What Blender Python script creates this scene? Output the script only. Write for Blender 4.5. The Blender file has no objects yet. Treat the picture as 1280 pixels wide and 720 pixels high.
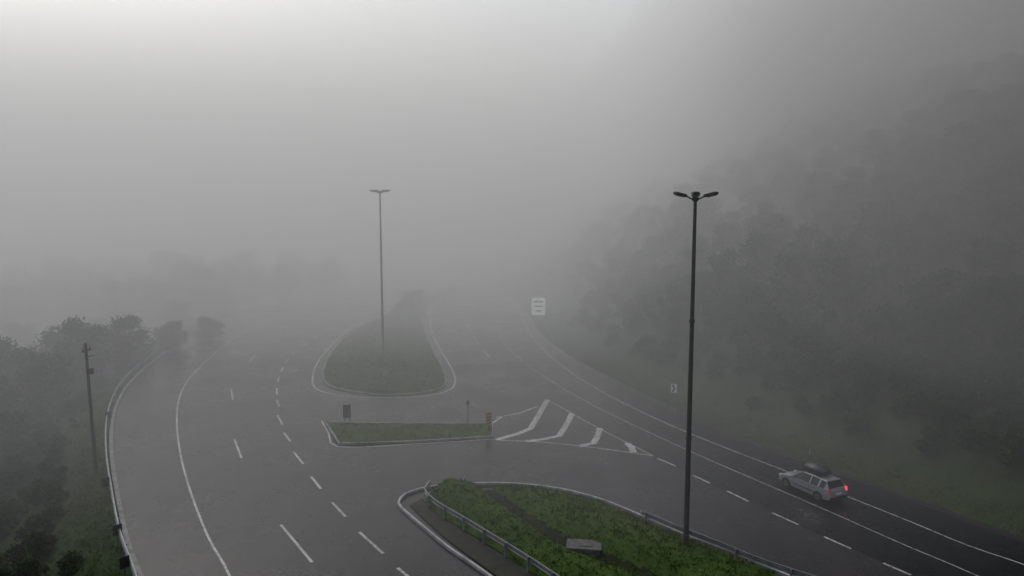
import bpy, bmesh, math, random
import numpy as np
from mathutils import Vector, Matrix
random.seed(7); rng=np.random.default_rng(7)
scene=bpy.context.scene
scene.view_settings.view_transform='Standard'
scene.view_settings.look='None'
scene.view_settings.exposure=0
H=19.0; PITCH=math.atan(0.122); F=1000.0
SN,CS=math.sin(PITCH),math.cos(PITCH)

def G(u,v,z=0.0):
    """survey: photo bearing -> metres on the level z"""
    d=(v-360.0)/F; x=(u-640.0)/F
    t=(H-z)/(SN+d*CS)
    return (t*x, t*(CS-d*SN))
def GL(l): return [G(*p) for p in l]

def catmull(P,step=1.0,closed=False):
    P=[np.array(p,float) for p in P]
    n=len(P); out=[]
    rngi=range(n if closed else n-1)
    for i in rngi:
        if closed: p0,p1,p2,p3=P[(i-1)%n],P[i],P[(i+1)%n],P[(i+2)%n]
        else:
            p1,p2=P[i],P[i+1]
            p0=P[i-1] if i>0 else 2*p1-p2
            p3=P[i+2] if i+2<n else 2*p2-p1
        L=np.linalg.norm(p2-p1); k=max(1,int(L/step))
        a=.5
        t0=0;t1=t0+max(np.linalg.norm(p1-p0),1e-6)**a;t2=t1+max(L,1e-6)**a;t3=t2+max(np.linalg.norm(p3-p2),1e-6)**a
        for j in range(k):
            t=t1+(t2-t1)*j/k
            A1=(t1-t)/(t1-t0)*p0+(t-t0)/(t1-t0)*p1
            A2=(t2-t)/(t2-t1)*p1+(t-t1)/(t2-t1)*p2
            A3=(t3-t)/(t3-t2)*p2+(t-t2)/(t3-t2)*p3
            B1=(t2-t)/(t2-t0)*A1+(t-t0)/(t2-t0)*A2
            B2=(t3-t)/(t3-t1)*A2+(t-t1)/(t3-t1)*A3
            out.append((t2-t)/(t2-t1)*B1+(t-t1)/(t2-t1)*B2)
    if not closed: out.append(P[-1])
    return np.array(out)
def resample(P,n):
    P=np.array(P,float); d=np.r_[0,np.cumsum(np.linalg.norm(np.diff(P,axis=0),axis=1))]
    s=np.linspace(0,d[-1],n)
    return np.c_[np.interp(s,d,P[:,0]),np.interp(s,d,P[:,1])]
def normals2(P,closed=False):
    if closed: T=np.roll(P,-1,0)-np.roll(P,1,0)
    else: T=np.gradient(P,axis=0)
    T/=np.maximum(np.linalg.norm(T,axis=1,keepdims=True),1e-9)
    return np.c_[T[:,1],-T[:,0]]   # right-hand normal

# ---------------------------------------------------------------- materials
def mat(name):
    m=bpy.data.materials.new(name); m.use_nodes=True
    nt=m.node_tree; b=nt.nodes['Principled BSDF']; return m,nt,b
def noise(nt,scale,detail=4,rough=.6,stretch=None,coord='Object'):
    tc=nt.nodes.new('ShaderNodeTexCoord'); n=nt.nodes.new('ShaderNodeTexNoise')
    n.inputs['Scale'].default_value=scale; n.inputs['Detail'].default_value=detail; n.inputs['Roughness'].default_value=rough
    if stretch:
        mp=nt.nodes.new('ShaderNodeMapping'); mp.inputs['Scale'].default_value=stretch; mp.inputs['Rotation'].default_value=(0,0,.5)
        nt.links.new(tc.outputs[coord],mp.inputs['Vector']); nt.links.new(mp.outputs[0],n.inputs['Vector'])
    else: nt.links.new(tc.outputs[coord],n.inputs['Vector'])
    return n
def ramp(nt,src,stops):
    r=nt.nodes.new('ShaderNodeValToRGB'); e=r.color_ramp.elements
    while len(e)<len(stops): e.new(.5)
    for i,(p,c) in enumerate(stops):
        e[i].position=p; e[i].color=(c[0],c[1],c[2],1) if hasattr(c,'__len__') else (c,c,c,1)
    nt.links.new(src,r.inputs['Fac']); return r
def mix(nt,fac,a,b,mode='MIX'):
    m=nt.nodes.new('ShaderNodeMix'); m.data_type='RGBA'; m.blend_type=mode
    if isinstance(fac,float): m.inputs[0].default_value=fac
    else: nt.links.new(fac,m.inputs[0])
    for i,s in ((6,a),(7,b)):
        if isinstance(s,bpy.types.NodeSocket): nt.links.new(s,m.inputs[i])
        else: m.inputs[i].default_value=(s[0],s[1],s[2],1)
    return m.outputs[2]
def simple(name,col,rough=.6,metal=0,var=.25,scale=6,emit=None,es=0):
    m,nt,b=mat(name); n=noise(nt,scale)
    r=ramp(nt,n.outputs['Fac'],[(.3,[c*(1-var) for c in col]),(.7,[min(1,c*(1+var)) for c in col])])
    nt.links.new(r.outputs['Color'],b.inputs['Base Color'])
    b.inputs['Roughness'].default_value=rough; b.inputs['Metallic'].default_value=metal
    if emit: b.inputs['Emission Color'].default_value=(*emit,1); b.inputs['Emission Strength'].default_value=es
    return m
def asphalt(name,c0,c1,r0,r1,spec):
    m,nt,b=mat(name)
    big=noise(nt,.06,5,.6); fine=noise(nt,9,6,.8); mid=noise(nt,.5,5,.6,(1,.18,1))
    a=ramp(nt,big.outputs['Fac'],[(.35,c0),(.68,c1)])
    f=ramp(nt,fine.outputs['Fac'],[(.3,.6),(.75,1.35)])
    g=ramp(nt,mid.outputs['Fac'],[(.35,.8),(.65,1.15)])
    c=mix(nt,1.0,a.outputs['Color'],f.outputs['Color'],'MULTIPLY')
    c=mix(nt,1.0,c,g.outputs['Color'],'MULTIPLY')
    nt.links.new(c,b.inputs['Base Color']); b.inputs['Specular IOR Level'].default_value=spec
    wr=noise(nt,.22,6,.62)
    rr=ramp(nt,wr.outputs['Fac'],[(.36,r0),(.66,r1)])
    nt.links.new(rr.outputs['Color'],b.inputs['Roughness'])
    bp=nt.nodes.new('ShaderNodeBump'); bp.inputs['Strength'].default_value=.12; bp.inputs['Distance'].default_value=.02
    nt.links.new(fine.outputs['Fac'],bp.inputs['Height']); nt.links.new(bp.outputs['Normal'],b.inputs['Normal'])
    return m
M_ASPH=asphalt('asphalt_wet',(.026,.0235,.0275),(.042,.037,.043),.23,.38,.30)
M_DARK=asphalt('asphalt_new_wet',(.009,.010,.012),(.017,.018,.021),.23,.34,.27)
def paintmat():
    m,nt,b=mat('road_paint'); n=noise(nt,3.5,8,.75); n2=noise(nt,.35,3)
    r=ramp(nt,n.outputs['Fac'],[(.36,.12),(.52,.62)])
    r2=ramp(nt,n2.outputs['Fac'],[(.3,.55),(.7,1.0)])
    nt.links.new(mix(nt,1.0,r.outputs['Color'],r2.outputs['Color'],'MULTIPLY'),b.inputs['Base Color'])
    b.inputs['Roughness'].default_value=.4; return m
M_PAINT=paintmat()
def grassmat(name,dark,light,brown):
    m,nt,b=mat(name); n=noise(nt,.35,7,.7); f=noise(nt,6,6,.8); n3=noise(nt,.13,4,.6)
    a=ramp(nt,n.outputs['Fac'],[(.35,dark),(.65,light)])
    br=ramp(nt,n3.outputs['Fac'],[(.55,0.),(.72,.6)])
    c=mix(nt,br.outputs['Color'],a.outputs['Color'],brown)
    ff=ramp(nt,f.outputs['Fac'],[(.3,.5),(.72,1.4)])
    nt.links.new(mix(nt,1.0,c,ff.outputs['Color'],'MULTIPLY'),b.inputs['Base Color'])
    b.inputs['Roughness'].default_value=.9; b.inputs['Specular IOR Level'].default_value=.15
    bp=nt.nodes.new('ShaderNodeBump'); bp.inputs['Strength'].default_value=.6; bp.inputs['Distance'].default_value=.15
    nt.links.new(f.outputs['Fac'],bp.inputs['Height']); nt.links.new(bp.outputs['Normal'],b.inputs['Normal'])
    return m
M_GRASS=grassmat('grass_turf',(.038,.072,.014),(.074,.122,.022),(.08,.08,.035))
M_GROUND=grassmat('ground_cover',(.020,.038,.013),(.048,.078,.022),(.05,.05,.03))
def leafmat(name,cols):
    m,nt,b=mat(name); oi=nt.nodes.new('ShaderNodeObjectInfo'); n=noise(nt,.9,4,.7); 
    a=ramp(nt,n.outputs['Fac'],[(.3,cols[0]),(.52,cols[1]),(.72,cols[2])])
    r=ramp(nt,oi.outputs['Random'],[(0,(.8,.85,.8)),(.5,(1,1,1)),(1,(1.15,1.1,.85))])
    nt.links.new(mix(nt,1.0,a.outputs['Color'],r.outputs['Color'],'MULTIPLY'),b.inputs['Base Color'])
    b.inputs['Roughness'].default_value=.8; b.inputs['Specular IOR Level'].default_value=.08
    return m
M_LEAF=leafmat('foliage',[(.018,.035,.013),(.030,.056,.017),(.048,.084,.023)])
M_BLADE=leafmat('grass_blades',[(.033,.06,.014),(.056,.098,.02),(.09,.135,.034)])
M_BARK=simple('bark',(.06,.05,.04),.9,scale=8)
M_CONC=simple('concrete_kerb',(.24,.24,.235),.7,scale=2,var=.4)
M_CONC2=simple('concrete_slab',(.10,.10,.095),.75,scale=3,var=.35)
M_KPAINT=simple('whitewashed_kerb',(.36,.36,.36),.6,scale=1.5,var=.4)
M_SOIL=simple('damp_soil',(.028,.027,.018),.85,scale=2,var=.4)
M_MUD=grassmat('ditch_weeds',(.018,.026,.010),(.032,.044,.016),(.03,.028,.018))
M_STEEL=simple('galvanised_steel',(.24,.25,.26),.5,.5,scale=2)
M_POLE=simple('painted_pole_steel',(.060,.058,.055),.65,.1,scale=2)
M_WOODP=simple('pole_concrete_dark',(.07,.068,.06),.85,scale=3)
M_BLACK=simple('black_plastic',(.012,.012,.013),.5)
M_WHITE=simple('sign_white',(.70,.71,.71),.45,var=.05)
M_SIGNGLOW=simple('sign_white_glow',(.8,.81,.81),.45,var=.04,emit=(.95,.97,1),es=.30)  # white sign face, no lamp; glow added so it shows through fog
M_YELL=simple('sign_yellow',(.40,.27,.04),.5,var=.1)
M_SIGNBACK=simple('sign_back',(.03,.03,.032),.5,.2)
M_LENS=simple('lamp_lens',(.25,.25,.24),.2)

# ---------------------------------------------------------------- mesh helpers
def mesh_obj(name,verts,faces,mats,midx=None,smooth=False,parent=None):
    me=bpy.data.meshes.new(name+'_mesh'); me.from_pydata([tuple(map(float,v)) for v in verts],[],[tuple(map(int,f)) for f in faces]); 
    for m in (mats if isinstance(mats,list) else [mats]): me.materials.append(m)
    if midx is not None: me.polygons.foreach_set('material_index',np.array(midx,dtype=np.int32))
    if smooth: me.polygons.foreach_set('use_smooth',[True]*len(me.polygons))
    me.update(); o=bpy.data.objects.new(name,me); scene.collection.objects.link(o)
    if parent: o.parent=parent
    return o
class MB:
    def __init__(s): s.v=[];s.f=[];s.m=[]
    def add(s,v,f,m=0):
        o=len(s.v); s.v+=[tuple(map(float,p)) for p in v]; s.f+=[tuple(int(i)+o for i in q) for q in f]; s.m+=[m]*len(f)
    def ribbon(s,P,w,z,m=0):
        P=np.array(P,float); N=normals2(P); n=len(P); a=P+N*w/2; b=P-N*w/2
        zz=np.full(n,z) if np.isscalar(z) else z
        s.add([(x,y,k) for (x,y),k in zip(a,zz)]+[(x,y,k) for (x,y),k in zip(b,zz)],[(i,i+1,n+i+1,n+i) for i in range(n-1)],m)
    def box(s,c,sz,m=0,rot=None,bev=0):
        bm=bmesh.new(); bmesh.ops.create_cube(bm,size=1)
        for v in bm.verts: v.co=Vector((v.co.x*sz[0],v.co.y*sz[1],v.co.z*sz[2]))
        if bev: bmesh.ops.bevel(bm,geom=bm.edges[:],offset=bev,segments=2,affect='EDGES')
        R=rot if rot is not None else Matrix.Identity(3)
        bm.verts.ensure_lookup_table(); bm.verts.index_update()
        s.add([R@v.co+Vector(c) for v in bm.verts],[[v.index for v in f.verts] for f in bm.faces],m); bm.free()
    def tube(s,p0,p1,r0,r1,m=0,n=10,caps=True):
        p0=Vector(p0);p1=Vector(p1); d=(p1-p0).normalized(); a=d.orthogonal().normalized(); b=d.cross(a)
        v=[]
        for p,r in((p0,r0),(p1,r1)):
            for i in range(n):
                t=2*math.pi*i/n; v.append(p+a*(r*math.cos(t))+b*(r*math.sin(t)))
        f=[(i,(i+1)%n,n+(i+1)%n,n+i) for i in range(n)]
        if caps: f+=[tuple(range(n-1,-1,-1)),tuple(range(n,2*n))]
        s.add(v,f,m)
    def obj(s,name,mats,smooth=False,parent=None): return mesh_obj(name,s.v,s.f,mats,s.m,smooth,parent)
def empty(name,loc=(0,0,0),rz=0):
    e=bpy.data.objects.new(name,None); scene.collection.objects.link(e); e.location=loc; e.rotation_euler=(0,0,rz); e.empty_display_size=.5; return e

# ---------------------------------------------------------------- road outlines (metres)
Lm=[(26,-40),(12,-14),(-1,10)]+GL([(175,720),(160,680),(148,625),(140,575),(140,532),(149,500),(166,475),(192,452),(226,427),(265,407),(312,389),(370,375),(430,365)])+[(-25,163),(-23,190),(-30,232),(-62,285),(-120,330)]
Rm=[(74,-50),(54,-12)]+GL([(1280,672),(1200,643),(1130,616),(1060,593),(1000,572),(940,551),(880,526),(820,499),(760,470),(710,443),(680,420),(664,398),(652,378)])+[(-3,163),(-3,190),(-8,238),(-42,300),(-105,350)]
LE=catmull(Lm,1.5); RE=catmull(Rm,1.5)
def sdist(X,Y,P):
    A=P[:-1];B=P[1:];D=B-A;L2=(D**2).sum(1)
    out=np.full(X.shape,1e9); sg=np.zeros(X.shape)
    for i in range(len(A)):
        px=X-A[i,0];py=Y-A[i,1]
        t=np.clip((px*D[i,0]+py*D[i,1])/L2[i],0,1)
        qx=px-t*D[i,0];qy=py-t*D[i,1]; d=qx*qx+qy*qy
        c=D[i,1]*px-D[i,0]*py
        k=d<out; out=np.where(k,d,out); sg=np.where(k,np.sign(c),sg)
    return np.sqrt(out)*sg
LE2=resample(LE,90);RE2=resample(RE,90)
def wav(x,y):
    return (np.sin(x*.11+1.3)*np.cos(y*.083+.4)+.5*np.sin(x*.23+y*.19)+.25*np.sin(x*.57-y*.41+2))
def terrain(X,Y):
    X=np.asarray(X,float);Y=np.asarray(Y,float)
    dR=sdist(X,Y,RE2); dL=-sdist(X,Y,LE2)
    h=np.full(X.shape,-.08)
    a=np.maximum(dR,0); r=.10*np.minimum(a,4.0); k=np.maximum(a-4.0,0)
    up=r+66*(1-np.exp(-k*.80/66))+wav(X,Y)*np.clip(k/18,0,1)*1.2
    h=np.where(dR>0,-.08+up,h)
    b=np.maximum(dL-1.6,0); mx=np.interp(Y,[0,60,100,150,260],[9,9,7,3,1])
    dn=-mx*(1-np.exp(-b*.5/mx))+wav(X,Y)*np.clip(b/14,0,1)*.9
    h=np.where((dL>0)&(dL>=dR),-.08-.02*np.clip(dL,0,1.6)+dn,h)
    return h,dL,dR
xs=np.unique(np.r_[-2500,-1500,-900,-600,np.arange(-400,-130,15),np.arange(-130,150,2.0),np.arange(150,420,15),600,900,1500,2500])
ys=np.unique(np.r_[-2500,-1200,-500,-200,np.arange(-100,-20,10),np.arange(-20,250,2.0),np.arange(250,600,15),900,1500,2500])
XX,YY=np.meshgrid(xs,ys); HH,_,_=terrain(XX,YY)
nx,ny=len(xs),len(ys)
V=np.c_[XX.ravel(),YY.ravel(),HH.ravel()]
idx=np.arange(nx*ny).reshape(ny,nx)
Fq=np.c_[idx[:-1,:-1].ravel(),idx[:-1,1:].ravel(),idx[1:,1:].ravel(),idx[1:,:-1].ravel()]
mesh_obj('ground',V,Fq,M_GROUND,smooth=True)

# asphalt sheet
n=260; A=resample(LE,n);B=resample(RE,n); K=8
v=[];f=[]
for i in range(n):
    for k in range(K+1):
        p=A[i]*(1-k/K)+B[i]*k/K; v.append((p[0],p[1],0))
for i in range(n-1):
    for k in range(K):
        a=i*(K+1)+k; f.append((a,a+1,a+K+2,a+K+1))
mesh_obj('road',v,f,M_ASPH)
dl=catmull([(52,-50),(40,-10)]+GL([(1139,719),(1046,678),(982,649),(922,621),(875,599),(822,573),(760,543),(700,510),(655,478),(622,450),(600,425),(592,400),(596,380)])+[(-12,165)],1.5)
dr=catmull([(73,-50),(53,-12)]+GL([(1280,679),(1200,650),(1130,622),(1060,598),(1000,577),(940,556),(880,531),(820,504),(760,475),(706,447),(676,423),(660,400),(648,379)])+[(-4,165)],1.5)
n=140;A=resample(dl,n);B=resample(dr,n)
mesh_obj('resurfaced_road_lane',[(p[0],p[1],.004) for p in A]+[(p[0],p[1],.004) for p in B],[(i,n+i,n+i+1,i+1) for i in range(n-1)],M_DARK)

# ---------------------------------------------------------------- road markings
mk=MB(); Z=.010
def line(px,w,step=1.0,pre=None,post=None):
    P=(pre or [])+GL(px)+(post or [])
    mk.ribbon(catmull(P,step),w,Z)
def seg(a,b,w=.16): mk.ribbon(np.array(GL([a,b])),w,Z)
line([(287,720),(262,675),(240,620),(226,570),(221,522),(225,495),(236,474),(252,457),(276,435),(302,417),(340,400),(385,386),(440,372)],.13,pre=[(2,6)],post=[(-21,165),(-19,190)])
for a,b in [((390,703),(351,656)),((302,573),(293,549)),((291,500),(289,487)),((311,453),(319,444)),((349,424),(362,418)),((405,402),(425,396))]: seg(a,b,.16)
for a,b in [((514,724),(497,710)),((479,692),(449,665)),((432,646),(415,628)),((401,611),(389,596)),((379,580),(367,565)),((363,552),(355,541)),((353,531),(347,519)),((349,508),(346,500)),((346,494),(346,485)),((347,478),(349,471)),((351,465),(354,459)),((357,453),(361,448)),((366,443),(371,438)),((377,433),(384,428)),((391,424),(399,419)),((409,414),(419,409)),((430,404),(441,399)),((455,393),(470,387))]: seg(a,b,.17)
line([(1300,713),(1210,682),(1140,653),(1060,621),(990,592),(920,565),(860,541),(800,514),(760,494),(720,470),(690,447),(667,423),(655,402),(647,384)],.10,pre=[(50,-14),(40,12)],post=[(-7,165)])
line([(1222,720),(1130,681),(1040,641),(940,598),(860,563),(750,511),(700,483),(655,453),(628,425),(620,400),(618,380)],.08,pre=[(45,-12)],post=[(-10,165)])
for a,b in [((822,573),(845,583)),((866,594),(887,604)),((909,614),(936,627)),((965,641),(998,656)),((1030,671),(1064,686)),((1104,704),(1139,719)),((612,447),(604,437)),((598,430),(592,420)),((588,413),(584,405)),((584,398),(585,390)),((589,383),(594,377))]: seg(a,b,.15)
line([(640,345),(602,352),(570,363),(547,375),(539,387),(538,402),(544,425),(556,446),(565,462),(569,476),(561,488),(532,495),(480,497),(430,495),(401,489),(392,482),(391,470),(397,453),(409,437),(426,420),(447,405),(474,394),(505,379)],.16,.6)
line([(620,550),(680,553),(745,560),(817,570)],.15)
mk.ribbon(np.array(GL([(620,522),(648,517),(672,508)])),.22,Z)
mk.ribbon(np.array(GL([(612,531),(630,520)])),.2,Z)
line([(685,500),(720,520),(765,544),(817,570)],.11)
def chev(pts,w): mk.ribbon(np.array(GL(pts)),w,Z+.003)
chev([(684,500),(675,516),(663,536),(648,542),(620,550)],.5)
chev([(715,517),(708,531),(699,545),(680,549),(658,552)],.5)
chev([(750,535),(747,545),(742,554),(724,558)],.5)
chev([(784,554),(790,560),(792,566)],.5)
line([(402,526),(411,542),(421,558),(520,555),(616,549)],.13)
mk.obj('road_marking',[M_PAINT])

# ---------------------------------------------------------------- islands
tufts=[]
def island(name,left,right,n=60,K=10,zf=None,m=M_GRASS,dens=6):
    A=resample(catmull(left,1),n);B=resample(catmull(right,1),n);v=[];f=[]
    def zz(x,y,k):
        e=4*(k/K)*(1-k/K); z=.09+.10*e
        return z+(zf(x,y,e) if zf else 0)
    for i in range(n):
        for k in range(K+1):
            p=A[i]*(1-k/K)+B[i]*k/K; v.append((p[0],p[1],zz(p[0],p[1],k)))
    for i in range(n-1):
        for k in range(K):
            a=i*(K+1)+k; f.append((a,a+1,a+K+2,a+K+1))
    o=mesh_obj(name,v,f,m,smooth=True)
    va=np.array(v)
    for q in f:
        P=va[list(q)]; d1=P[2]-P[0];d2=P[3]-P[1]; ar=abs(d1[0]*d2[1]-d1[1]*d2[0])/2
        for _ in range(rng.poisson(ar*dens)):
            a,b=rng.random(2); p=(P[0]*(1-a)+P[1]*a)*(1-b)+(P[3]*(1-a)+P[2]*a)*b
            if name=='roadside_island_grass' and np.sqrt(((dd-p[:2])**2).sum(1).min())<rng.uniform(.1,.55): continue
            tufts.append(p)
    return o
def kerb(name,pts,w=.15,h=.15,closed=True,m=M_KPAINT,step=.7):
    P=catmull(pts,step,closed); N=normals2(P,closed); n=len(P); a=P+N*w/2;b=P-N*w/2
    v=[];
    for z in (0.0,h):
        v+=[(x,y,z) for x,y in a]; v+=[(x,y,z) for x,y in b]
    f=[]
    for i in range(n if closed else n-1):
        j=(i+1)%n
        f+=[(2*n+i,2*n+j,3*n+j,3*n+i),(i,j,2*n+j,2*n+i),(n+j,n+i,3*n+i,3*n+j)]
    return mesh_obj(name,v,f,m)
l1=[(480,494),(440,490),(414,484),(404,473),(407,456),(417,438),(432,422),(452,408),(476,397),(502,383),(532,371),(562,361)]
r1=[(480,494),(525,492),(551,486),(557,476),(553,462),(545,446),(536,427),(529,408),(528,394),(536,381),(552,371),(580,360)]
island('median_grass',GL(l1),GL(r1),80,10,lambda x,y,e:.25*e)
kerb('median_kerb',GL(l1+r1[::-1][:-1]),.14,.14,True,M_CONC)
l2=[(407,529),(440,530),(520,531),(615,531)]; r2=[(407,529),(415,543),(424,556),(520,553),(615,547)]
island('splitter_island_grass',GL(l2),GL(r2),40,6)
kp=GL([(407,529),(440,530),(520,531),(615,531)]); kp2=GL([(615,547),(520,553),(424,556)])
def poly_kerb(name,P,w,h,m):
    Q=[]
    for i in range(len(P)):
        a=np.array(P[i]);b=np.array(P[(i+1)%len(P)]); k=max(2,int(np.linalg.norm(b-a)/1.0))
        for j in range(k): Q.append(a+(b-a)*j/k)
    Q=np.array(Q); N=normals2(Q,True); n=len(Q); a=Q+N*w/2;b=Q-N*w/2; v=[]
    for z in (0,h): v+=[(x,y,z) for x,y in a]+[(x,y,z) for x,y in b]
    f=[]
    for i in range(n):
        j=(i+1)%n; f+=[(2*n+i,2*n+j,3*n+j,3*n+i),(i,j,2*n+j,2*n+i),(n+j,n+i,3*n+i,3*n+j)]
    return mesh_obj(name,v,f,m)
poly_kerb('splitter_island_kerb',kp+kp2,.14,.15,M_CONC)
ditch=np.array(GL([(606,612),(628,632),(662,655),(700,680),(745,700),(800,722),(850,745)]))
dd=catmull(ditch,.5)
def dz(x,y,e):
    d=np.sqrt(((dd-np.array([x,y]))**2).sum(1).min())
    return e*.6-(.6*math.exp(-(d/.8)**2))*min(1,e*2.5+.1)
l3=GL([(560,612),(538,617),(531,627),(542,640),(580,664),(620,689),(668,720),(700,742)])+[(8,22),(16,8)]
r3=GL([(560,612),(600,609),(650,610),(700,616),(750,629),(800,649),(850,671),(900,690),(960,715)])+[(20,28),(25,14)]
isl=island('roadside_island_grass',l3,r3,140,48,dz,dens=12)
isl.data.materials.append(M_MUD)
for p in isl.data.polygons:
    c=p.center; d=np.sqrt(((dd-np.array([c.x,c.y]))**2).sum(1).min())
    if d<.42: p.material_index=1
ol=GL([(612,722),(598,712),(560,686),(530,661),(510,644),(498,631),(508,619),(540,610),(600,606),(650,607),(700,613),(750,626),(800,646),(850,668),(900,687),(960,712),(985,722)])
kerb('roadside_island_kerb',[(14,6),(5,24)]+ol+[(24,26),(32,8)],.14,.16,False)
a1=resample(catmull(GL([(512,632),(530,650),(562,678),(600,706),(625,724)])+[(7,22)],1),30)
a2=resample(catmull(GL([(528,624),(545,642),(582,666),(622,691),(668,720)])+[(9,24)],1),30)
mesh_obj('gravel_apron',[(p[0],p[1],.05) for p in a1]+[(p[0],p[1],.07) for p in a2],[(i,30+i,31+i,i+1) for i in range(29)],M_SOIL)
cb=MB(); gx,gy=G(730,686,.3); R=Matrix.Rotation(math.radians(-8),3,'Z')
cb.box((gx,gy,.28),(1.7,1.1,.42),0,R,.03); cb.box((gx,gy,.52),(1.85,1.2,.08),0,R,.02); cb.box((gx+.1,gy,.575),(.7,.6,.03),0,R,.01)
cb.obj('concrete_drain_box',[M_CONC2])

# ---------------------------------------------------------------- guard rails
def guardrail(name,P,post=3.8,z0=0,off=0):
    P=catmull(P,.8); N=normals2(P); P=P+N*off; n=len(P); mb=MB()
    base=np.zeros(n)+z0
    prof=[(0,.46),(.05,.50),(.05,.56),(0,.60),(0,.64),(.05,.68),(.05,.74),(0,.78),(-.06,.78)]
    v=[];m=len(prof)
    for i in range(n):
        for (o,z) in prof: q=P[i]-N[i]*o; v.append((q[0],q[1],base[i]+z))
    f=[(i*m+k,i*m+k+1,(i+1)*m+k+1,(i+1)*m+k) for i in range(n-1) for k in range(m-1)]
    mb.add(v,f,0)
    s=np.r_[0,np.cumsum(np.linalg.norm(np.diff(P,axis=0),axis=1))]
    for t in np.arange(.5,s[-1],post):
        x=np.interp(t,s,P[:,0]);y=np.interp(t,s,P[:,1]); i=int(np.interp(t,s,np.arange(n)))
        q=np.array([x,y])+N[i]*.07; ang=math.atan2(N[i][1],N[i][0])
        mb.box((q[0],q[1],z0+.25),(.11,.08,1.0),0,Matrix.Rotation(ang,3,'Z'))
    return mb.obj(name,[M_STEEL])
guardrail('guard_rail',LE[10:110],off=-.35)
guardrail('guard_rail',l3[1:8],z0=.1,post=2)
guardrail('guard_rail',GL([(800,655),(850,677),(900,697),(960,722)])+[(22,30)],z0=.1,post=3)
kerb('road_edge_kerb',[tuple(p) for p in LE[6:130:3]],.25,.12,False,M_CONC)

# ---------------------------------------------------------------- light masts
def mast(u,v,h,name='light_mast',s=1.0):
    x,y=G(u,v); e=empty(name,(x,y,0))
    mb=MB(); mb.tube((0,0,0),(0,0,h*.5),.15,.12,0,16); mb.tube((0,0,h*.5),(0,0,h),.12,.085,0,16)
    mb.tube((0,0,0),(0,0,.35),.26,.26,0,16); mb.box((0,0,.04),(.8,.8,.1),0); mb.box((0,-.16,1.5),(.20,.12,.6),0,None,.02)
    for z in (h*.33,h*.66): mb.tube((0,0,z-.08),(0,0,z+.08),.145,.145,0,16)
    mb.obj('mast_shaft',[M_POLE],parent=e)
    hb=MB(); hb.tube((0,0,h-.3),(0,0,h+.02),.14,.17,0,14)
    for k in range(6):
        a=math.radians(k*60+20); d=Vector((math.cos(a),math.sin(a),0))
        hb.tube(d*.1+Vector((0,0,h-.22)),d*.55+Vector((0,0,h-.02)),.04,.035,0,8)
        R=Matrix.Rotation(a,3,'Z')@Matrix.Rotation(math.radians(-13),3,'Y')
        hb.box(d*.86*s+Vector((0,0,h+.05)),(.70,.34,.15),0,R,.05)
        hb.box(d*.88*s+Vector((0,0,h-.03)),(.42,.24,.05),1,R,.015)
    hb.obj('luminaires',[M_POLE,M_LENS],parent=e)
mast(857,690,18.75); mast(479,446,18.9)

x,y=G(120,590); z=float(terrain([x],[y])[0][0]); e=empty('utility_pole',(x,y,z)); hp=8.9-z
mb=MB(); mb.tube((0,0,0),(-.15,0,hp),.13,.09,0,12); mb.box((-.1,0,hp-.5),(.12,1.0,.1),0)
for k in(-.42,0,.42): mb.tube((-.1,k,hp-.44),(-.1,k,hp-.26),.04,.03,0,8)
mb.tube((-.15,0,hp-1.0),(.25,-.1,hp-.8),.03,.03,0,8); mb.box((.3,-.1,hp-.8),(.3,.16,.12),1,None,.03); mb.box((.14,0,hp-1.9),(.2,.25,.4),0,None,.02)
mb.obj('pole_body',[M_WOODP,M_LENS],parent=e)

# ---------------------------------------------------------------- signs
def board(name,u,v,w,h,zb,front,face=None,posts=1,kind=None,zbase=None):
    x,y=G(u,v); z=float(terrain([x],[y])[0][0]) if zbase is None else zbase
    if zbase is None:
        for _ in range(6):
            x,y=G(u,v,z); z=float(terrain([x],[y])[0][0])
    rz=face if face is not None else -math.atan2(x,y)
    e=empty(name,(x,y,z),rz)
    mb=MB(); mb.box((0,0,zb+h/2),(w,.03,h),0,None,.01)
    if posts==1: mb.tube((0,.05,-.3),(0,.05,zb+h*.9),.035,.035,1,8)
    else:
        for s in(-1,1): mb.tube((s*w*.33,.06,-.3),(s*w*.33,.06,zb+h*.9),.04,.04,1,8)
    if kind=='stripes':
        for k in range(4):
            z0=zb+h*(.02+.25*k)
            mb.add([(-w/2+.01,-.019,z0),(w/2-.01,-.019,z0+h*.12),(w/2-.01,-.019,z0+h*.22),(-w/2+.01,-.019,z0+h*.10)],[(0,1,2,3)],2)
    if kind=='chev':
        for s in (1,-1):
            zc=zb+h/2
            mb.add([(w*.25,-.019,zc),(-.05*w,-.019,zc+s*h*.4),(-.35*w,-.019,zc+s*h*.4),(-.05*w,-.019,zc)],[(0,1,2,3) if s<0 else (3,2,1,0)],2)
    if kind=='text':
        for k in range(3):
            mb.box((0,-.019,zb+h*(.78-.27*k)),(w*(.7-.12*k),.006,h*.09),2)
    mb.obj('panel_and_posts',[front,M_POLE,M_BLACK,M_LENS],parent=e)
board('road_sign',673,398,2.0,2.6,.5,M_SIGNGLOW,posts=2,kind='text')
board('chevron_sign',842,497,.55,.85,.45,M_WHITE,kind='chev')
board('delineator_post',1012,574,.12,.45,.35,M_CONC)
board('sign_back',434,529,.62,1.1,.35,M_SIGNBACK,posts=2,zbase=.1,face=.25)
board('hazard_marker_sign',611,541,.45,1.0,.55,M_YELL,kind='stripes',zbase=.1)
board('small_sign',585,534,.2,.35,1.75,M_SIGNBACK,zbase=.1)
for (u,v) in [(136,531),(133,618),(148,680),(166,470),(157,722),(205,437)]:
    board('curve_marker_sign',u,v,.5,.6,.5,M_SIGNBACK,face=.9)

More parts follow.
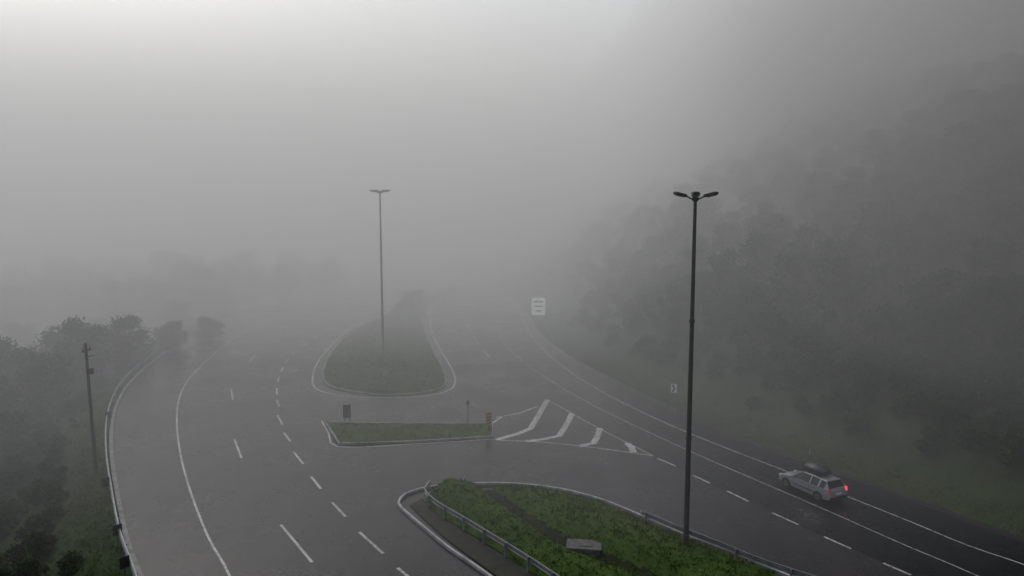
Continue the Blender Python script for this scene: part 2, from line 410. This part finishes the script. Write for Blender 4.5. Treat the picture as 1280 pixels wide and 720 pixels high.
# ---------------------------------------------------------------- car
def car():
    x,y=G(1014,615.5); e=empty('silver_car',(x,y,.014)); 
    d=Vector((-.437,.9,0)).normalized(); e.rotation_euler=(0,0,math.atan2(d.y,d.x))
    paint,nt,b=mat('silver_paint'); b.inputs['Metallic'].default_value=.4; b.inputs['Roughness'].default_value=.4; b.inputs['Coat Weight'].default_value=.2
    nn=noise(nt,1.3); rr=ramp(nt,nn.outputs['Fac'],[(.3,(.23,.24,.26)),(.7,(.31,.32,.34))]); nt.links.new(rr.outputs['Color'],b.inputs['Base Color'])
    glass=simple('car_glass',(.012,.014,.016),.08,var=.1)
    rub=simple('tyre_rubber',(.015,.015,.015),.8); rim=simple('alloy_rim',(.25,.25,.26),.35,.7)
    red=simple('tail_lamp',(.5,.01,.015),.3,emit=(1,.08,.14),es=.9); redoff=simple('tail_lens',(.35,.012,.015),.3,emit=(1,.03,.04),es=.12)
    blk=M_BLACK
    S=[(2.08,.60,.36,.50,.58,.56,.45),(2.02,.74,.26,.60,.72,.66,.58),(1.75,.81,.22,.72,.79,.78,.66),(1.2,.84,.20,.84,.82,.91,.70),(.86,.845,.20,.90,.83,.96,.70),
     (.18,.85,.20,.93,.83,1.40,.58),(-.02,.85,.20,.935,.83,1.425,.585),(-.55,.85,.20,.94,.83,1.44,.59),(-.63,.85,.20,.94,.83,1.44,.59),
     (-1.22,.85,.20,.95,.83,1.42,.58),(-1.32,.85,.20,.95,.83,1.415,.58),(-1.72,.84,.21,.96,.81,1.38,.56),
     (-2.0,.82,.24,.95,.78,.99,.66),(-2.10,.79,.26,.74,.77,.84,.66),(-2.16,.74,.32,.52,.72,.60,.60)]
    v=[];f=[];mi=[]
    def ring(s):
        X,wl,zb,zt,wb,zz,wt=s; m=(zb+zt)/2
        half=[(wl*.86,zb),(wl*.98,zb+.07),(wl*1.005,m),(wb,zt),(wt,zz-.05),(wt*.82,zz-.005),(0,zz+.02)]
        return [(X,a,b) for a,b in half]+[(X,-a,b) for a,b in half[-2::-1]]
    m=13
    for s in S: v+=ring(s)
    for i in range(len(S)-1):
        for k in range(m-1):
            kk=min(k,11-k)
            g=0
            if kk==3 and 4<=i<=10 and i not in(7,9) : g=1
            if kk in(4,5) and i in(4,11): g=1
            if kk==0: g=2
            f.append((i*m+k,i*m+k+1,(i+1)*m+k+1,(i+1)*m+k)); mi.append(g)
        f.append((i*m+m-1,i*m,(i+1)*m,(i+1)*m+m-1)); mi.append(2)
    f.append(tuple(range(m))[::-1]);mi.append(0); f.append(tuple((len(S)-1)*m+k for k in range(m))); mi.append(0)
    o=mesh_obj('body',v,f,[paint,glass,blk],mi,parent=e)
    bv=o.modifiers.new('bevel','BEVEL'); bv.width=.025; bv.segments=2; bv.limit_method='ANGLE'; bv.angle_limit=.35
    w=MB()
    for X in(1.32,-1.28):
        for s in(-1,1):
            w.tube((X,s*.66,.31),(X,s*.862,.31),.36,.36,0,28)
            w.tube((X,s*.68,.30),(X,s*.875,.30),.30,.295,0,28)
            w.tube((X,s*.80,.30),(X,s*.885,.30),.19,.18,1,20)
            for k in range(5):
                a=k*2*math.pi/5; w.box((X+math.cos(a)*.1,s*.888,.30+math.sin(a)*.1),(.16,.012,.04),2,Matrix.Rotation(-a,3,'Y'))
    w.obj('wheels',[rub,rim,blk],parent=e)
    t=MB()
    for s in(-1,1):
        t.box((-2.055,s*.69,.86),(.12,.17,.26),0 if s<0 else 4,Matrix.Rotation(math.radians(12),3,'Y'),.02)
        t.box((2.0,s*.62,.62),(.14,.24,.13),3,None,.02)
        t.box((.72,s*.92,.98),(.12,.17,.11),2,None,.03)
        t.box((-.25,s*.50,1.475),(1.9,.035,.04),1,None,.01)
        t.box((-.05,s*.853,.78),(.15,.02,.025),1); t.box((-.95,s*.853,.79),(.15,.02,.025),1)
        t.box((-.3,s*.857,.52),(2.2,.015,.05),1)
        t.box((-.58,s*.855,.62),(.012,.01,.55),1)
        t.box((-2.17,s*.55,.50),(.03,.14,.05),4)
    t.box((-2.145,0,.66),(.03,.46,.12),5); t.box((-2.17,0,.42),(.05,1.45,.16),1,None,.02); t.box((-1.75,0,1.40),(.16,1.0,.03),2,None,.01); t.box((-1.73,0,1.365),(.03,.35,.03),4)
    t.box((2.09,0,.42),(.04,1.1,.14),1)
    for X in(.25,-.85): t.box((X,0,1.515),(.05,1.12,.03),1)
    t.obj('lamps_and_trim',[red,blk,paint,M_WHITE,redoff,M_WHITE],parent=e)
    bm=bmesh.new(); bmesh.ops.create_cube(bm,size=1)
    for q in bm.verts:
        q.co.x*=1.75; q.co.y*=.9; q.co.z*=.36
        if q.co.z>0: q.co.x*=.86; q.co.y*=.88
        if q.co.z>0 and q.co.x>0: q.co.x-=.22
    bmesh.ops.bevel(bm,geom=bm.edges[:],offset=.08,segments=3,affect='EDGES')
    me=bpy.data.meshes.new('roof_box'); bm.to_mesh(me); bm.free(); me.materials.append(simple('roof_box_plastic',(.05,.05,.055),.45))
    for p in me.polygons:p.use_smooth=True
    rb=bpy.data.objects.new('roof_box',me); scene.collection.objects.link(rb); rb.parent=e; rb.location=(-.35,0,1.72)
car()

# ---------------------------------------------------------------- vegetation
def make_tree(name,h,cr,nclump,leaf,nl,seed,trunk=True,flat=.75,crown_base=.18):
    r=np.random.default_rng(seed); mb=MB()
    C=[]
    for i in range(nclump):
        a=r.random()*2*math.pi; zf=r.random(); rad=cr*math.sqrt(max(0.05,1-(2*zf-1)**2*.8))*(.35+.6*r.random())
        C.append((math.cos(a)*rad,math.sin(a)*rad,h*(crown_base+(1-crown_base)*(.08+.84*zf)),cr*(.22+.22*r.random())))
    if trunk:
        p=Vector((0,0,-1)); pts=[p]; 
        for k in range(5): 
            p=Vector((r.normal()*.15*k,r.normal()*.15*k,h*.8*(k+1)/5)); pts.append(p)
        for k in range(5): mb.tube(pts[k],pts[k+1],h*.022*(1-k*.17),h*.022*(1-(k+1)*.17),0,7,False)
        for c in C[::2]:
            st=pts[2].lerp(pts[4],r.random()); mb.tube(st,(c[0]*.9,c[1]*.9,c[2]),h*.008,h*.003,0,5,False)
    V=[];n=0
    for c in C:
        k=int(nl*(c[3]/cr/.33)**2); u=r.normal(size=(k,3)); u/=np.linalg.norm(u,axis=1,keepdims=True)
        R=c[3]*(.5+.9*r.random((k,1))**.9); P=np.array(c[:3])+u*R*np.array([1,1,flat])
        nn=u+r.normal(size=(k,3))*.7; nn/=np.linalg.norm(nn,axis=1,keepdims=True)
        t=np.cross(nn,r.normal(size=(k,3))); t/=np.linalg.norm(t,axis=1,keepdims=True); b=np.cross(nn,t)
        s=leaf*(.6+.8*r.random((k,1)))
        V.append(np.stack([P-t*s,P-b*s*.5,P+t*s,P+b*s*.5],1).reshape(-1,3)); n+=k
    V=np.concatenate(V); F=np.arange(4*n).reshape(-1,4)
    o=len(mb.v); vs=mb.v+V.tolist(); fs=mb.f+(F+o).tolist()
    me=bpy.data.meshes.new(name); me.from_pydata(vs,[],fs); me.materials.append(M_BARK); me.materials.append(M_LEAF)
    me.polygons.foreach_set('material_index',np.r_[np.zeros(len(mb.f),int),np.ones(n,int)].astype(np.int32)); me.update()
    return me
TREES=[make_tree('tree_mesh_%d'%i,9,2.8+.4*(i%3),32,.26,120,20+i) for i in range(6)]
BUSH=[make_tree('bush_mesh_%d'%i,2.4,1.6,14,.16,110,50+i,False,.8,.0) for i in range(3)]
def inst(me,name,x,y,z,s,parent=None,sz=None):
    o=bpy.data.objects.new(name,me); scene.collection.objects.link(o); o.location=(x,y,z)
    o.rotation_euler=(random.uniform(-.06,.06),random.uniform(-.06,.06),random.random()*6.28); o.scale=(s,s,s*(sz or 1))
    if parent:o.parent=parent
    return o
forest=empty('hillside_forest'); und=empty('hillside_undergrowth'); lf=empty('roadside_woodland'); lu=empty('roadside_undergrowth')
gx,gy=np.meshgrid(np.arange(-10,110,3.9),np.arange(14,150,3.9)); gx=gx.ravel()+rng.uniform(-1.9,1.9,gx.size); gy=gy.ravel()+rng.uniform(-1.9,1.9,gy.size)
hz,dL,dR=terrain(gx,gy)
cnt=0
for x,y,z,a in zip(gx,gy,hz,dR):
    if 7<a<60 and abs(x)/max(y,1)<1.0:
        s=random.uniform(.55,.78)*min(1,.45+(a-7)/14); inst(random.choice(TREES),'tree_part',x,y,z-1.0,s,forest); cnt+=1
gx,gy=np.meshgrid(np.arange(-5,90,2.4),np.arange(22,115,2.4)); gx=gx.ravel()+rng.uniform(-1.1,1.1,gx.size); gy=gy.ravel()+rng.uniform(-1.1,1.1,gy.size)
hz,dL,dR=terrain(gx,gy)
for x,y,z,a in zip(gx,gy,hz,dR):
    if 4.4<a<14 and abs(x)/max(y,1)<.95:
        inst(random.choice(BUSH),'bush_part',x,y,z-.2,random.uniform(.4,.65)+min(.6,(a-4.4)*.09),und); cnt+=1
# left
gx,gy=np.meshgrid(np.arange(-130,0,5.2),np.arange(30,165,5.2)); gx=gx.ravel()+rng.uniform(-2.3,2.3,gx.size); gy=gy.ravel()+rng.uniform(-2.3,2.3,gy.size)
hz,dL,dR=terrain(gx,gy)
for x,y,z,a in zip(gx,gy,hz,dL):
    if y<62 and a<16: continue
    if 7<a<60 and -x/max(y,1)<.95:
        s=random.uniform(.5,.9)
        if y<75: s*=.75
        if y>125: s*=1.25
        elif y>92: s*=.85
        inst(random.choice(TREES),'tree_part',x,y,z-.5,s,lf); cnt+=1
gx,gy=np.meshgrid(np.arange(-75,5,2.1),np.arange(26,125,2.1)); gx=gx.ravel()+rng.uniform(-1,1,gx.size); gy=gy.ravel()+rng.uniform(-1,1,gy.size)
hz,dL,dR=terrain(gx,gy)
for x,y,z,a in zip(gx,gy,hz,dL):
    if 2.8<a<20 and -x/max(y,1)<.85 and random.random()<.85:
        inst(random.choice(BUSH),'bush_part',x,y,z-.15,random.uniform(.28,.6)+min(.7,(a-2.8)*.07),lu); cnt+=1
for (x,y,s) in [(-46,84,.95),(-43.5,89,.7),(-50,90,.95),(-49,78,.85),(-53,81,.9),(-41,95,.5),(-44,74,.75),(-55,74,.85),(-47,70,.7),(-39,101,.45)]:
    z=float(terrain([x],[y])[0][0]); inst(random.choice(TREES),'tree',x,y,z-.8,s)
for (u,v,s) in [(508,388,.9),(515,384,1.0),(523,380,.9),(498,393,.6)]:
    x,y=G(u,v); inst(random.choice(BUSH),'shrub',x,y,.1,s)
pts=list(tufts)
qx=rng.uniform(-10,60,60000);qy=rng.uniform(25,150,60000); hz,dL,dR=terrain(qx,qy); k=(dR>.1)&(dR<6.5)
pts+=list(np.c_[qx,qy,hz][k])
qx=rng.uniform(-60,0,60000);qy=rng.uniform(25,130,60000); hz,dL,dR=terrain(qx,qy); k=(dL>.4)&(dL<5)
pts+=list(np.c_[qx,qy,hz][k])
P=np.array(pts); B=5; P=np.repeat(P,B,0); n=len(P); P[:,:2]+=rng.normal(size=(n,2))*.12
a=rng.random(n)*6.28; hh=rng.uniform(.05,.17,n); w=.035
t=np.c_[np.cos(a),np.sin(a),np.zeros(n)]*w; tip=P+np.c_[rng.normal(size=(n,2))*.07,hh]
V=np.stack([P-t,P+t,tip],1).reshape(-1,3); Fg=np.arange(3*n).reshape(-1,3)
me=bpy.data.meshes.new('grass'); me.vertices.add(3*n); me.vertices.foreach_set('co',V.ravel()); me.loops.add(3*n); me.loops.foreach_set('vertex_index',Fg.ravel().astype(np.int32))
me.polygons.add(n); me.polygons.foreach_set('loop_start',(np.arange(n)*3).astype(np.int32)); me.update(calc_edges=True); me.validate(); me.materials.append(M_BLADE)
o=bpy.data.objects.new('grass',me); scene.collection.objects.link(o)
print('instances',cnt,'blades',n)

# ---------------------------------------------------------------- fog: nested banks, clear at the junction, thick up the valley and on the slope
# (the small glow term stands for the light that has been scattered many times inside the cloud)
fe=empty('fog')
def fogbox(name,x0,x1,y0,y1,z0,z1,dens,ms,alb=1.0):
    fm=bpy.data.materials.new(name+'_volume'); fm.use_nodes=True; nt=fm.node_tree; nt.nodes.clear()
    out=nt.nodes.new('ShaderNodeOutputMaterial'); vs=nt.nodes.new('ShaderNodeVolumeScatter')
    vs.inputs['Color'].default_value=(.965,.96,1,1); vs.inputs['Density'].default_value=dens*alb; vs.inputs['Anisotropy'].default_value=.35
    src=vs.outputs[0]
    if alb<1:
        ab=nt.nodes.new('ShaderNodeVolumeAbsorption'); ab.inputs['Color'].default_value=(0,0,0,1); ab.inputs['Density'].default_value=dens*(1-alb)
        a0=nt.nodes.new('ShaderNodeAddShader'); nt.links.new(src,a0.inputs[0]); nt.links.new(ab.outputs[0],a0.inputs[1]); src=a0.outputs[0]
    em=nt.nodes.new('ShaderNodeEmission'); em.inputs['Color'].default_value=(.96,.955,1,1); em.inputs['Strength'].default_value=dens*ms
    ad=nt.nodes.new('ShaderNodeAddShader'); nt.links.new(src,ad.inputs[0]); nt.links.new(em.outputs[0],ad.inputs[1])
    nt.links.new(ad.outputs[0],out.inputs['Volume'])
    fb=MB(); fb.box(((x0+x1)/2,(y0+y1)/2,(z0+z1)/2),(x1-x0,y1-y0,z1-z0)); fb.obj(name,[fm],parent=fe)
fogbox('bank_near',-1190,1190,38,1490,-38,47,.0115,.105)
fogbox('bank_far',-1180,1180,86,1480,-36,44,.016,.16)
fogbox('slope_mist',24,1170,30,1470,7,56,.023,.025,.6)  # absorption darkens this mist, standing in for the mountain's shade

# ---------------------------------------------------------------- light
w=bpy.data.worlds.new('World'); scene.world=w; w.use_nodes=True; nt=w.node_tree; bg=nt.nodes['Background']
sky=nt.nodes.new('ShaderNodeTexSky'); sky.sky_type='NISHITA'; sky.sun_disc=False
sd=Vector((-.45,.75,.75)).normalized()
sky.sun_elevation=math.asin(sd.z); sky.sun_rotation=math.atan2(sd.x,sd.y); sky.dust_density=3; sky.air_density=1.2
hs=nt.nodes.new('ShaderNodeHueSaturation'); hs.inputs['Saturation'].default_value=.35
nt.links.new(sky.outputs[0],hs.inputs['Color']); nt.links.new(hs.outputs[0],bg.inputs['Color']); bg.inputs['Strength'].default_value=.115
sl=bpy.data.lights.new('sun','SUN'); sl.energy=.95; sl.angle=math.radians(30); sl.color=(1,.98,1)
so=bpy.data.objects.new('sun',sl); scene.collection.objects.link(so); so.rotation_euler=(-sd).to_track_quat('-Z','Y').to_euler(); so.location=(-60,80,120)

cd=bpy.data.cameras.new('camera'); co=bpy.data.objects.new('camera',cd); scene.collection.objects.link(co)
co.location=(0,0,H); co.rotation_euler=(math.pi/2-PITCH,0,0); cd.sensor_width=36; cd.lens=28.125; cd.clip_end=6000; cd.clip_start=.1
scene.camera=co
